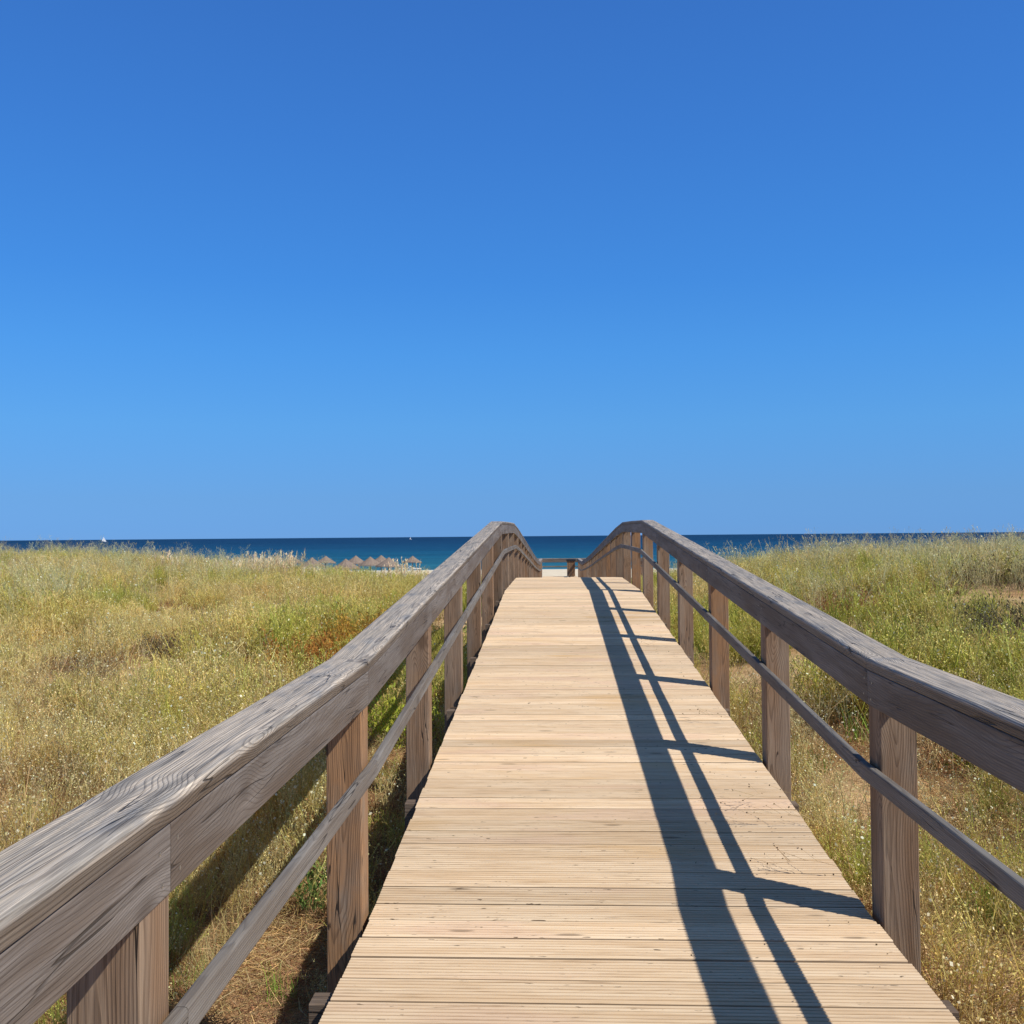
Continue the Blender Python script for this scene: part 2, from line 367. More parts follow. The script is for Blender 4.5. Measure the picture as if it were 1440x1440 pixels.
# ================================================================ footbridge
KN = [(-6, -1.44), (0, -1.405), (1.72, -1.385), (3.68, -1.368), (13.2, -.728),
      (16.86, -.712), (18.76, -.79), (29, -1.35), (31, -1.47), (38, -1.82), (44, -2.08), (52.3, -2.14), (60, -2.14)]
def deck_z(y):
    for (a, za), (b, zb) in zip(KN, KN[1:]):
        if y <= b: return za + (zb - za) * (y - a) / (b - a) + EYE
    return KN[-1][1] + EYE
RAIL_H = .912
def rail_h(y): return .912 + .024 * min(max((y - 3.7) / 9.5, 0), 1)
DX0, DX1 = -.682, 1.118
LI, RI = -.702, 1.132        # inner faces of the rails
POST_Y = [-4.0, -2.1, -.17, 1.72, 3.62, 5.52, 7.40, 9.28, 11.15, 13.0, 14.9, 16.8, 18.7, 20.6, 22.5, 24.4, 26.3, 28.2, 30.1]
POST_Y2 = [32.0, 33.9, 35.8, 37.7, 39.6, 41.5, 43.4, 45.3, 47.2, 49.1, 51.0]

PLANK = [(-.070, -.028), (-.070, -.0025), (-.0675, 0)]
for k in range(6):
    c0 = -.056 + k * .0205 + .0045
    PLANK += [(c0 - .0015, 0), (c0, -.0034), (c0 + .005, -.0034), (c0 + .0065, 0)]
PLANK += [(.0675, 0), (.070, -.0025), (.070, -.028)]
PLANK = PLANK[::-1]

def planks(y0, y1, bd):
    y = y0
    while y < y1:
        gap = random.choice((.007, .008, .009, .009, .011, .015)); dz = random.uniform(-.0012, .0012)
        yc = y + .07; a = deck_z(yc - .07); b = deck_z(yc + .07); sl = math.atan2(b - a, .14)
        up = Vector((0, -math.sin(sl), math.cos(sl))); fw = Vector((0, math.cos(sl), math.sin(sl)))
        z = (a + b) / 2 + dz; sk = random.uniform(-.0012, .0012)
        bd.add((DX0 + random.uniform(-.004, .004), yc - sk, z), (DX1 + random.uniform(-.004, .004), yc + sk, z), PLANK, right=fw, up=up)
        y += .14 * math.cos(sl) + gap

def rails(posts, parent, last=None):
    ys = [p + .06 for p in posts] + ([last] if last else [])
    for side, xi, sg in (('left', LI, -1), ('right', RI, 1)):
        cap = Boards(); beam = Boards(); mid = Boards()
        def pr(v0, v1, *a, **k):   # v measured outward from the inner face
            return rprof(min(sg * v0, sg * v1), max(sg * v0, sg * v1), *a, **k)
        for i, (a, b) in enumerate(zip(ys, ys[1:])):
            za, zb = deck_z(a) + rail_h(a), deck_z(b) + rail_h(b)
            g_ = .0012
            if i % 2 == 0: cseed = (random.random(), random.random() * 5 - a)
            cap.add((xi, a + (g_ if i % 2 == 0 else 0), za), (xi, b - (g_ if i % 2 else 0), zb), pr(0, .160, -.042, 0, .004, rt=.013, seg=4), seed=(cseed[0], cseed[1] + a))
            beam.add((xi, a + g_, za), (xi, b - g_, zb), pr(.003, .053, -.172, -.0445, .004))
            mid.add((xi, a + (g_ if i % 3 == 0 else 0), za), (xi, b - (g_ if i % 3 == 2 else 0), zb), pr(-.029, -.001, -.437, -.375, .007))
        cap.build('handrail', M_cap, parent); beam.build('rail_beam', M_beam, parent); mid.build('mid_rail', M_mid, parent)
        for y in posts:
            zt = deck_z(y) + rail_h(y) - .046; zb = float(terrain(xi, y)) - .15
            bp = Boards(); bp.add((xi + sg * .071, y, zb), (xi + sg * .071, y, zt), rprof(-.064, .064, -.064, .064, .004, seg=2), right=(1, 0, 0), up=(0, 1, 0))
            bp.build('post', M_post, parent)

fb = empty('wooden_footbridge', (0, 0, 0), 'arched timber footbridge with grooved pale planks and grey weathered handrails', 'footbridge')
bd = Boards(); planks(-3.5, 31.0, bd); bd.build('deck', M_deck, fb)
rails(POST_Y, fb, 31.05)
def under(posts, y0, y1, parent):
    st = Boards()
    ks = [y0] + [k for k, _ in KN if y0 < k < y1] + [y1]
    for x in (-.60, .22, 1.04):
        for a, b in zip(ks, ks[1:]):
            st.add((x, a, deck_z(a) - .031), (x, b, deck_z(b) - .031), rprof(-.035, .035, -.19, 0, .003))
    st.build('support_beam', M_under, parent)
    for y in posts:
        yb = y - .60; cb = Boards()
        cb.add((DX0 - .075, yb, deck_z(yb) - .033), (DX1 + .05, yb, deck_z(yb) - .033), rprof(-.04, .04, -.15, 0, .003), right=(0, 1, 0), up=(0, 0, 1))
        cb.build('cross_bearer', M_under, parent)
under(POST_Y, -3.5, 31, fb)

ramp = empty('boardwalk', (0, 31.05, 0), 'lower straight timber boardwalk with handrails running on from the footbridge to the beach', 'boardwalk')
ramp.location = (0, 0, 0)
bd = Boards(); planks(31.06, 52.2, bd); bd.build('deck', M_deck, ramp)
rails([31.06] + POST_Y2, ramp, 52.1)
under(POST_Y2, 31.06, 52.2, ramp)

# railing across the far end
er = empty('end_railing', (0, 52.3, deck_z(52.3)), 'weathered timber railing crossing the far end of the boardwalk in front of the sea', 'railing')
zt = RAIL_H + .03
c_ = Boards(); b_ = Boards(); m_ = Boards()
for a, b in ((-2.6, -.2), (-.2, 2.2), (2.2, 4.6)):
    c_.add((a, .0, zt), (b - .003, 0, zt), rprof(-.02, .15, -.042, 0, .004, rt=.012), right=(0, 1, 0))
    b_.add((a, .0, zt), (b - .003, 0, zt), rprof(-.017, .033, -.205, -.045, .004), right=(0, 1, 0))
    m_.add((a, .0, zt), (b - .003, 0, zt), rprof(-.055, -.019, -.46, -.39, .005), right=(0, 1, 0))
for nm, q, mm in (('handrail', c_, M_cap), ('rail_beam', b_, M_beam), ('mid_rail', m_, M_mid)): q.build(nm, mm, er)
for x in (-2.55, 2.25, 4.5):
    p_ = Boards(); p_.add((x, .1, -1.1), (x, .1, zt - .046), rprof(-.064, .064, -.064, .064, .004, seg=2), right=(1, 0, 0), up=(0, 1, 0)); p_.build('post', M_post, er)

# slatted bin in front of the end railing
M_lid = NT('dark_lid').bsdf((.022, .02, .02), .5, None, .4)
bn = empty('slatted_bin', (.79, 51.72, deck_z(51.7)), 'brown slatted wooden bin with a dark lid standing before the end railing', 'bin')
sl = Boards()
for k in range(5):
    for yy in (-.17, .17):
        sl.add((-.168 + k * .084, yy, .03), (-.168 + k * .084, yy, .80), rprof(-.036, .036, -.011, .011, .002), right=(1, 0, 0), up=(0, 1, 0))
    for xx in (-.195, .195):
        sl.add((xx, -.168 + k * .084 * .95 + .008, .03), (xx, -.168 + k * .084 * .95 + .008, .80), rprof(-.033, .033, -.011, .011, .002), right=(0, 1, 0), up=(1, 0, 0))
sl.build('slats', M_post, bn)
core = Boards(); core.add((0, 0, .0), (0, 0, .78), rprof(-.15, .15, -.14, .14, .02), up=(0, 1, 0)); core.build('liner', M_lid, bn)
ld = Boards(); ld.add((0, 0, .805), (0, 0, .90), rprof(-.24, .24, -.215, .215, .03), up=(0, 1, 0)); ld.build('lid', M_lid, bn)

# ================================================================ plants
def veg_material(name='plant_fibre', trans=.3):
    N = NT(name); col = N.attr('col', 'Color'); rnd = N.n('ObjectInfo').outputs['Random']
    rnd2 = N.math('FRACT', N.math('MULTIPLY', rnd, 7.31))
    c = N.vmath('SCALE', col, sc=N.lin(rnd, 0, 1, .85, 1.42))
    c = N.vmath('MULTIPLY', c, N.mix(rnd2, (1.02, .99, .97), (.90, 1.03, 1.12)))
    d = N.n('BsdfDiffuse'); N.put(d.inputs[0], c); t = N.n('BsdfTranslucent'); N.put(t.inputs[0], c)
    mx = N.n('MixShader'); mx.inputs[0].default_value = trans
    N.t.links.new(d.outputs[0], mx.inputs[1]); N.t.links.new(t.outputs[0], mx.inputs[2]); N.t.links.new(mx.outputs[0], N.out.inputs[0])
    return N.m
M_veg = veg_material()

class Veg:
    def __init__(s, seed): s.V = []; s.Q = []; s.C = []; s.n = 0; s.r = np.random.RandomState(seed)
    def ribbons(s, P, Wd, col):
        """P (n,k,3) centre lines, Wd (n,k) widths, col (n,3) or (n,k,3)"""
        n, k, _ = P.shape; a = s.r.rand(n) * 2 * np.pi
        side = np.stack([np.cos(a), np.sin(a), (s.r.rand(n) - .5) * .6], -1)[:, None, :]
        L = P - side * Wd[..., None] / 2; R = P + side * Wd[..., None] / 2
        V = np.stack([L, R], 2).reshape(-1, 3)
        base = (np.arange(n) * k * 2)[:, None] + (np.arange(k - 1) * 2)[None, :] + s.n
        Q = np.stack([base, base + 1, base + 3, base + 2], -1).reshape(-1, 4)
        col = np.asarray(col, float)
        if col.ndim == 2: col = np.repeat(col[:, None, :], k, 1)
        C = np.repeat(col[:, :, None, :], 2, 2).reshape(-1, 3)
        s.V.append(V); s.Q.append(Q); s.C.append(C); s.n += len(V)
    def tips(s, P, size, col):
        n = len(P); r = s.r
        d1 = r.randn(n, 3); d1 /= np.linalg.norm(d1, axis=1)[:, None]; d2 = np.cross(d1, r.randn(n, 3)); d2 /= np.linalg.norm(d2, axis=1)[:, None]
        sz = np.asarray(size)[:, None] * .5
        V = np.stack([P - d1 * sz, P + d2 * sz * .8, P + d1 * sz, P - d2 * sz * .8], 1).reshape(-1, 3)
        Q = (np.arange(n) * 4)[:, None] + np.arange(4)[None] + s.n
        s.V.append(V); s.Q.append(Q); s.C.append(np.repeat(np.asarray(col), 4, 0)); s.n += len(V)
    def mesh(s, name, mat=None):
        return fast_mesh(name, np.concatenate(s.V), np.concatenate(s.Q), mat or M_veg, np.concatenate(s.C))

def jit(r, n, base, amt):
    c = np.tile(np.array(base, float), (n, 1)); return c * (1 + (r.rand(n, 1) - .5) * 2 * amt) * (1 + (r.rand(n, 3) - .5) * amt * .6)
def curve_stems(r, base, h, lean, k=4, curl=.35):
    n = len(base); a = r.rand(n) * 2 * np.pi; d = np.stack([np.cos(a), np.sin(a)], -1) * lean[:, None]
    a2 = r.rand(n) * 2 * np.pi; d2 = np.stack([np.cos(a2), np.sin(a2)], -1) * (lean * curl)[:, None]
    t = np.linspace(0, 1, k)
    P = np.zeros((n, k, 3)); P[:, :, 2] = h[:, None] * (t - .12 * t ** 2 * (lean[:, None] > .4))[:] 
    P[:, :, :2] = base[:, None, :2] + d[:, None, :] * (h[:, None] * t ** 1.5)[..., None] + d2[:, None, :] * (h[:, None] * np.sin(t * 3.1))[..., None]
    P[:, :, 2] += base[:, None, 2]
    return P
def along(P, t):
    """point at t (0..1) on each polyline"""
    k = P.shape[1] - 1; x = np.clip(t * k, 0, k - 1e-4); i = x.astype(int); f = (x - i)[:, None]; a = np.arange(len(P))
    return P[a, i] * (1 - f) + P[a, i + 1] * f
def disc(r, n, R): a = r.rand(n) * 2 * np.pi; q = np.sqrt(r.rand(n)) * R; return np.stack([q * np.cos(a), q * np.sin(a), np.zeros(n) - .03], -1)

def herb(seed, n=26, h0=.32, h1=.62, R=.20, stem=(.54, .43, .12), base=(.30, .19, .085), tip=(.72, .59, .22), br=6, w=.0036, tipsz=.010, white=.035, lean=.36):
    v = Veg(seed); r = v.r; b = disc(r, n, R); h = h0 + (h1 - h0) * r.rand(n); P = curve_stems(r, b, h, lean * (.3 + r.rand(n)), 5)
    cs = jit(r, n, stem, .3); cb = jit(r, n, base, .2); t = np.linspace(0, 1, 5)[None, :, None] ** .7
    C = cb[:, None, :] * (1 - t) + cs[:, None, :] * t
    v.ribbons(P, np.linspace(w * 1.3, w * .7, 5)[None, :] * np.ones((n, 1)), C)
    i = np.repeat(np.arange(n), br); m_ = len(i); tt = .3 + .68 * r.rand(m_); p0 = along(P[i], tt)
    a = r.rand(m_) * 2 * np.pi; L = h[i] * (.12 + .26 * r.rand(m_)) * (1.15 - tt * .5); el = .5 + .7 * r.rand(m_)
    d = np.stack([np.cos(a) * np.cos(el), np.sin(a) * np.cos(el), np.sin(el)], -1)
    p2 = p0 + d * L[:, None]; p1 = (p0 + p2) / 2 + np.stack([0 * a, 0 * a, -.06 * L], -1)
    v.ribbons(np.stack([p0, p1, p2], 1), np.tile([w * .75, w * .65, w * .5], (m_, 1)), jit(r, m_, stem, .3))
    # twiglets
    j = np.repeat(np.arange(m_), 2); q0 = p0[j] + (p2 - p0)[j] * (.3 + .6 * r.rand(len(j)))[:, None]
    dd = r.randn(len(j), 3) * .5 + np.array([0, 0, .7]); dd /= np.linalg.norm(dd, axis=1)[:, None]; q1 = q0 + dd * (L[j] * (.2 + .3 * r.rand(len(j))))[:, None]
    v.ribbons(np.stack([q0, q1], 1), np.tile([w * .55, w * .45], (len(j), 1)), jit(r, len(j), stem, .35))
    ends = np.concatenate([p2, q1, P[:, -1]]); col = jit(r, len(ends), tip, .3)
    wm = r.rand(len(ends)) < white; col[wm] = (.85, .80, .58); sz = tipsz * (.6 + .8 * r.rand(len(ends))); sz[wm] *= 1.7
    v.tips(ends, sz, col)
    return v
def tuft(seed, n=70, h0=.18, h1=.42, R=.14, colr=(.58, .44, .20), w=.0042, lean=.55, tipc=None):
    v = Veg(seed); r = v.r; b = disc(r, n, R); h = h0 + (h1 - h0) * r.rand(n); P = curve_stems(r, b, h, lean * (.2 + r.rand(n)), 4)
    c = jit(r, n, colr, .35); v.ribbons(P, np.array([w, w, w * .7, w * .2])[None] * np.ones((n, 1)), c)
    if tipc: v.tips(P[:, -1], np.full(n, .012) * (.6 + r.rand(n)), jit(r, n, tipc, .3))
    return v
def litter(seed, n=110, R=.30, colr=(.60, .42, .20)):
    v = Veg(seed); r = v.r; p = disc(r, n, R); p[:, 2] = .004 + r.rand(n) * .045; a = r.rand(n) * 2 * np.pi; L = .04 + r.rand(n) * .14
    d = np.stack([np.cos(a), np.sin(a), (r.rand(n) - .5) * .45], -1) * L[:, None]; q = p + d; mid = (p + q) / 2 + r.randn(n, 3) * .012
    for z in (p, mid, q): z[:, 2] = np.maximum(z[:, 2], .003)
    v.ribbons(np.stack([p, mid, q], 1), np.tile([.003, .004, .002], (n, 1)), jit(r, n, colr, .45))
    return v
def wispy(seed, n=5, h0=.65, h1=1.0, stem=(.58, .52, .30)):
    return herb(seed, n=n, h0=h0, h1=h1, R=.12, stem=stem, base=(.35, .27, .14), tip=(.80, .74, .52), br=9, w=.0030, tipsz=.011, lean=.22, white=.1)

PROTO = []
def proto(kind, v):
    i = len(PROTO); me = v.mesh('tuft_mesh_%02d' % i); o = bpy.data.objects.new('plant_source_%02d' % i, me); PROTO.append((kind, o)); return i
KINDS = {}
def reg(kind, v): KINDS.setdefault(kind, []).append(proto(kind, v))
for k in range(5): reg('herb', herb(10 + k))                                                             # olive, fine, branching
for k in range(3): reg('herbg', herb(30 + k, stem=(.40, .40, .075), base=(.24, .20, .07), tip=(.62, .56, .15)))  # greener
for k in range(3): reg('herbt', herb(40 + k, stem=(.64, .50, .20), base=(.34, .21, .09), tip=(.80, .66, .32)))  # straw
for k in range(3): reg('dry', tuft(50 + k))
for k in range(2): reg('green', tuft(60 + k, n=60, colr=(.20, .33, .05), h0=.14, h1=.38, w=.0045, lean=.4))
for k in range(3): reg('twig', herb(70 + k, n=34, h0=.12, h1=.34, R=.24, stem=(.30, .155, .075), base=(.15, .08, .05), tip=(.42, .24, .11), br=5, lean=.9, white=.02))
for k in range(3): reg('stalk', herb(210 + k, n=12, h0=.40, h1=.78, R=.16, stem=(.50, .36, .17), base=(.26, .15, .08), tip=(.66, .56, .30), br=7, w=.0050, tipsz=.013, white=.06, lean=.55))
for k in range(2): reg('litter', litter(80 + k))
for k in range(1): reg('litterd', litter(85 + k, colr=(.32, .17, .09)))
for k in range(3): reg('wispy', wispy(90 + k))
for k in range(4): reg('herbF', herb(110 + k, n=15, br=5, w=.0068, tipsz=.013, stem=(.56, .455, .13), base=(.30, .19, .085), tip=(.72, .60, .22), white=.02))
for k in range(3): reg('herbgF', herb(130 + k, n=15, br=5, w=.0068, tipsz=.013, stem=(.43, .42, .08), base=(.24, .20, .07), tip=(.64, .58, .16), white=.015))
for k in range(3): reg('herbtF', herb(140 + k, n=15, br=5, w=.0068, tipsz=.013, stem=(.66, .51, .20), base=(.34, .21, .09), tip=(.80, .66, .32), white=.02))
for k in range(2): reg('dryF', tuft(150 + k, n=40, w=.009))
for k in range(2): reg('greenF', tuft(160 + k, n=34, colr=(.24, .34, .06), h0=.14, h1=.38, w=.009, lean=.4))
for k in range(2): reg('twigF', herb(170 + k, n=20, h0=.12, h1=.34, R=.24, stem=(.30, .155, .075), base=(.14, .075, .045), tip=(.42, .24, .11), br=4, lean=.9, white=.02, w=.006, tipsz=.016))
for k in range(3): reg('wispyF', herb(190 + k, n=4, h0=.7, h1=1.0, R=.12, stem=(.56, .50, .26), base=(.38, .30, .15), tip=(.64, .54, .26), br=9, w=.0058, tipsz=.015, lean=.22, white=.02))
src = bpy.data.collections.new('plant_sources')          # not linked to the scene: only a source for the instances
for _, o in PROTO: src.objects.link(o)

def gn_scatter(name, pts, rot, scl, idx, label=None):
    me = bpy.data.meshes.new(name); me.vertices.add(len(pts)); me.vertices.foreach_set('co', np.asarray(pts, np.float32).ravel())
    for nm, typ, key, d in (('rot', 'FLOAT_VECTOR', 'vector', rot), ('scl', 'FLOAT', 'value', scl), ('idx', 'INT', 'value', idx)):
        at = me.attributes.new(nm, typ, 'POINT'); at.data.foreach_set(key, np.asarray(d, np.int32 if typ == 'INT' else np.float32).ravel())
    me.update(); o = new_obj(name, me, M_veg); o['kind'] = 'stuff'
    if label: o['label'] = label
    ng = bpy.data.node_groups.new(name, 'GeometryNodeTree')
    ng.interface.new_socket('Geometry', in_out='INPUT', socket_type='NodeSocketGeometry'); ng.interface.new_socket('Geometry', in_out='OUTPUT', socket_type='NodeSocketGeometry')
    gi = ng.nodes.new('NodeGroupInput'); go = ng.nodes.new('NodeGroupOutput')
    iop = ng.nodes.new('GeometryNodeInstanceOnPoints'); ci = ng.nodes.new('GeometryNodeCollectionInfo')
    ci.inputs['Collection'].default_value = src; ci.inputs['Separate Children'].default_value = True; ci.inputs['Reset Children'].default_value = True
    def att(nm, t):
        a = ng.nodes.new('GeometryNodeInputNamedAttribute'); a.data_type = t; a.inputs['Name'].default_value = nm
        return [q for q in a.outputs if q.enabled][0]
    ng.links.new(gi.outputs[0], iop.inputs['Points']); ng.links.new(ci.outputs[0], iop.inputs['Instance']); iop.inputs['Pick Instance'].default_value = True
    ng.links.new(att('idx', 'INT'), iop.inputs['Instance Index']); ng.links.new(att('rot', 'FLOAT_VECTOR'), iop.inputs['Rotation'])
    ng.links.new(att('scl', 'FLOAT'), iop.inputs['Scale']); ng.links.new(iop.outputs[0], go.inputs[0])
    md = o.modifiers.new('scatter', 'NODES'); md.node_group = ng
    return o

# shrubs that stand out of the grass (the grass leaves room for them)
def px_ray(px, py):
    d = Fv + Rv * ((px - CX) / FPX) - Uv * ((py - CY) / FPX); return d
def at(px, py, Y):
    d = px_ray(px, py); return (d.x * Y / d.y, Y)
OR = (.50, .25, .065); DK = (.11, .095, .05)
SHRUBS = [
 (301, at(415, 880, 13.5), .66, .62, OR, (.20, .11, .06), 'rust orange low bush in the left dune grass, left of the golden brown one', 4200, .040, {}),
 (302, at(512, 868, 15.5), .80, .80, (.46, .28, .06), (.20, .11, .06), 'golden brown bush in the dune grass close behind the left handrail', 4200, .040, {}),
 (303, at(1428, 850, 12.5), .75, .62, DK, (.20, .15, .11), 'dark brown twiggy bush at the right border, lower of the two dark ones', 2600, .034, dict(n_stem=150)),
 (304, at(1425, 800, 18.0), 1.2, .62, (.13, .10, .05), (.18, .13, .09), 'dark bush high on the right dune near the right border', 3400, .042, dict(n_stem=150)),
 (305, at(560, 1010, 9.2), .40, .66, (.46, .44, .06), (.25, .25, .08), 'bright yellow green bush seen under the left rail', 2600, .034, {}),
 (306, at(440, 1230, 5.3), .12, .34, (.14, .20, .05), (.2, .24, .08), 'small green plant on bare sand beside the left edge of the deck', 260, .034, dict(name='plant', cat='plant', n_stem=22)),
 (307, at(226, 875, 14.5), .50, .45, (.17, .13, .08), (.17, .12, .08), 'small grey brown bush in the middle of the left dune grass', 1500, .034, dict(n_stem=90)),
 (308, at(70, 1190, 5.6), .28, .30, (.24, .12, .07), (.2, .11, .07), 'low reddish brown plant near the bottom left border behind the handrail', 900, .022, dict(n_stem=60, name='plant', cat='plant')),
 (309, at(1190, 812, 16.), .62, .48, (.32, .16, .075), (.22, .12, .08), 'low reddish bush on the face of the right dune', 1800, .034, dict(n_stem=90)),
 (310, at(130, 905, 12.5), .55, .40, (.26, .17, .09), (.20, .13, .08), 'low brown bush beside a sandy patch at the left, left of the grey brown bush', 1600, .030, dict(n_stem=110)),
 (311, at(1345, 820, 16.5), .55, .45, (.24, .20, .10), (.22, .17, .11), 'dull brown bush at the middle of the right dune', 1500, .030, dict(n_stem=110)),
]
BARE = [(at(150, 945, 12.0), .95, 1.3), (at(95, 900, 14.5), .6, .9), (at(250, 850, 19.), 1.1, 1.6), (at(330, 905, 13.), .6, 1.0), (at(1200, 850, 12.5), .9, 1.5), (at(1280, 925, 8.6), .35, .5),
        (at(1420, 832, 14.6), 1.2, .9), (at(60, 1090, 7.), .45, .6), (at(1350, 1330, 4.5), .3, .5), (at(20, 850, 19), 1.3, 1.5)]
R_ = np.random.RandomState(11)
def sample(n, x0, x1, y0, y1):
    return x0 + (x1 - x0) * R_.rand(n), y0 + (y1 - y0) * R_.rand(n)
def in_view(x, y, margin=.16, near=3.5):
    return ((x / np.maximum(y, .01) > -.60 - margin) & (x / np.maximum(y, .01) < .50 + margin) & (y > .3)) | ((np.abs(x) < near) & (y > -.5) & (y < 3))
pts, rot, scl, ids = [], [], [], []
def place(x, y, kinds, smin, smax, tilt=.12, sink=0.):
    z = terrain(x, y) - sink
    k = np.array([KINDS[q][R_.randint(len(KINDS[q]))] for q in kinds])
    pts.append(np.stack([x, y, z], -1)); scl.append(smin + (smax - smin) * R_.rand(len(x))); ids.append(k)
    rot.append(np.stack([(R_.rand(len(x)) - .5) * 2 * tilt, (R_.rand(len(x)) - .5) * 2 * tilt, R_.rand(len(x)) * 6.283], -1))

def cover(n, x0, x1, y0, y1, smin, smax):
    x, y = sample(n, x0, x1, y0, y1)
    d = np.where(x < 0, -.80 - x, x - 1.36)                    # distance from the bridge side
    bare = fbm(x + 5, y + 90, 1.7, 3); gn = fbm(x * .8 + 200, y * .8, 2.6, 3); br = fbm(x + 80, y + 33, 1.3, 3)
    keep = in_view(x, y) & (d > .10)
    dens = np.clip((bare - .37) / .09, .03, 1)
    for _, (sx, sy), R, *_r in SHRUBS:      # leave the shrubs free, also just in front of them
        ca = sy / math.hypot(sx, sy); sa = sx / math.hypot(sx, sy); u_ = (x - sx) * ca - (y - sy) * sa; v_ = (x - sx) * sa + (y - sy) * ca
        keep &= ~((np.abs(u_) < R * .95) & (v_ < R * .7) & (v_ > -R * 1.0 - .9))
    hs = np.clip(.30 + 1.5 * fbm(x + 7, y + 400, 1.7, 3), .55, 1.35)
    edge = np.where(x < 0, np.clip((d - .35) / 1.3, .10, 1), np.clip(d / .45, .35, 1))
    bare = np.where((x > 0) & (y < 9), bare + .06, bare)
    dens = dens * np.where(y < 9, edge, 1)
    keep &= R_.rand(n) < dens
    hs = np.where(y > 17, np.minimum(hs, .98), hs)
    ang = x / np.maximum(y, .1)
    hs = np.where((y > 22) & (ang > -.36) & (ang < -.12), np.minimum(hs, .93), hs)
    for (sx, sy), ra, rb in BARE:           # open patches of sand with only short dry tufts
        q_ = ((x - sx) / ra) ** 2 + ((y - sy) / rb) ** 2
        keep &= ~((q_ < 1) & (R_.rand(n) < .72)); hs = np.where(q_ < 1, hs * .55, hs)
    x, y, gn, br, d, hs = x[keep], y[keep], gn[keep], br[keep], d[keep], hs[keep]; u = R_.rand(len(x))
    kd = np.empty(len(x), dtype=object)
    for i in range(len(x)):
        g_, b_, q = gn[i], br[i], u[i]
        if b_ > .66 and q < .5: kd[i] = 'twig'
        elif g_ > .575: kd[i] = 'herbg' if q < .52 else ('green' if q < .70 else 'herb')
        elif g_ < .44: kd[i] = 'herbt' if q < .62 else ('dry' if q < .70 else ('twig' if q < .76 else 'herb'))
        else: kd[i] = 'herb' if q < .58 else ('herbt' if q < .76 else ('dry' if q < .87 else ('green' if q < .91 else 'herbg')))
    if y0 >= 8: kd = np.array([q + 'F' for q in kd], dtype=object)
    place(x, y, kd, smin, smax); scl[-1] = scl[-1] * hs
cover(4400, -9, 9, .2, 9, .60, 1.0)
cover(12000, -20, 16, 9, 20, .75, 1.15)
cover(17000, -36, 30, 20, 38, .95, 1.35)
cover(3000, -42, 34, 38, 46, .8, 1.2)
# litter mat on the sand
x, y = sample(9000, -9, 9, .2, 12); kp = in_view(x, y) & ((x < -.75) | (x > 1.2)) & (R_.rand(len(x)) < .25 + .75 * (fbm(x, y, 1.1) > .45)); x, y = x[kp], y[kp]
place(x, y, np.where(R_.rand(len(x)) < .68, 'litter', 'litterd'), .8, 1.2, .05)
# tall wispy flower stalks that stand against sea and sky
x, y = sample(5200, -32, 24, 15, 36); kp = in_view(x, y) & ((x < -8.) | (x > 3.2)) & (fbm(x + 31, y + 11, 3) > .40); x, y = x[kp], y[kp]
place(x, y, np.full(len(x), 'wispyF'), .75, 1.15, .1)
x, y = sample(90, -7, 8, 3, 16); kp = in_view(x, y) & ((x < -2.2) | (x > 2.2)); x, y = x[kp], y[kp]
place(x, y, np.full(len(x), 'wispy'), .55, .75, .15)
x, y = sample(520, -8, 7, 1.5, 11); kp = in_view(x, y) & ((x < -1.9) | (x > 1.45)); x, y = x[kp], y[kp]
place(x, y, np.full(len(x), 'stalk'), .6, 1.05, .2)
# weeds close along the right edge of the deck
y = 1.5 + R_.rand(46) * 9; x = 1.38 + R_.rand(46) * .5
place(x, y, R_.choice(['herb', 'herbt', 'twig', 'herbg'], 46), .75, 1.05, .25)
y = 2.2 + R_.rand(100) * 9; x = -.98 - R_.rand(100) * 1.6
place(x, y, R_.choice(['dry', 'twig', 'twig', 'dry', 'herbt', 'twig', 'herbg'], 100), .35, .75, .35)
y = 1.5 + R_.rand(420) * 9; x = -.95 - R_.rand(420) * 1.8
place(x, y, R_.choice(['litterd', 'litter', 'litterd'], 420), .8, 1.2, .05)
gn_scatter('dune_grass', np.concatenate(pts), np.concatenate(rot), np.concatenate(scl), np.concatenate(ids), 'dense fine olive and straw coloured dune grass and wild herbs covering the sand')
print('instances', sum(map(len, pts)))

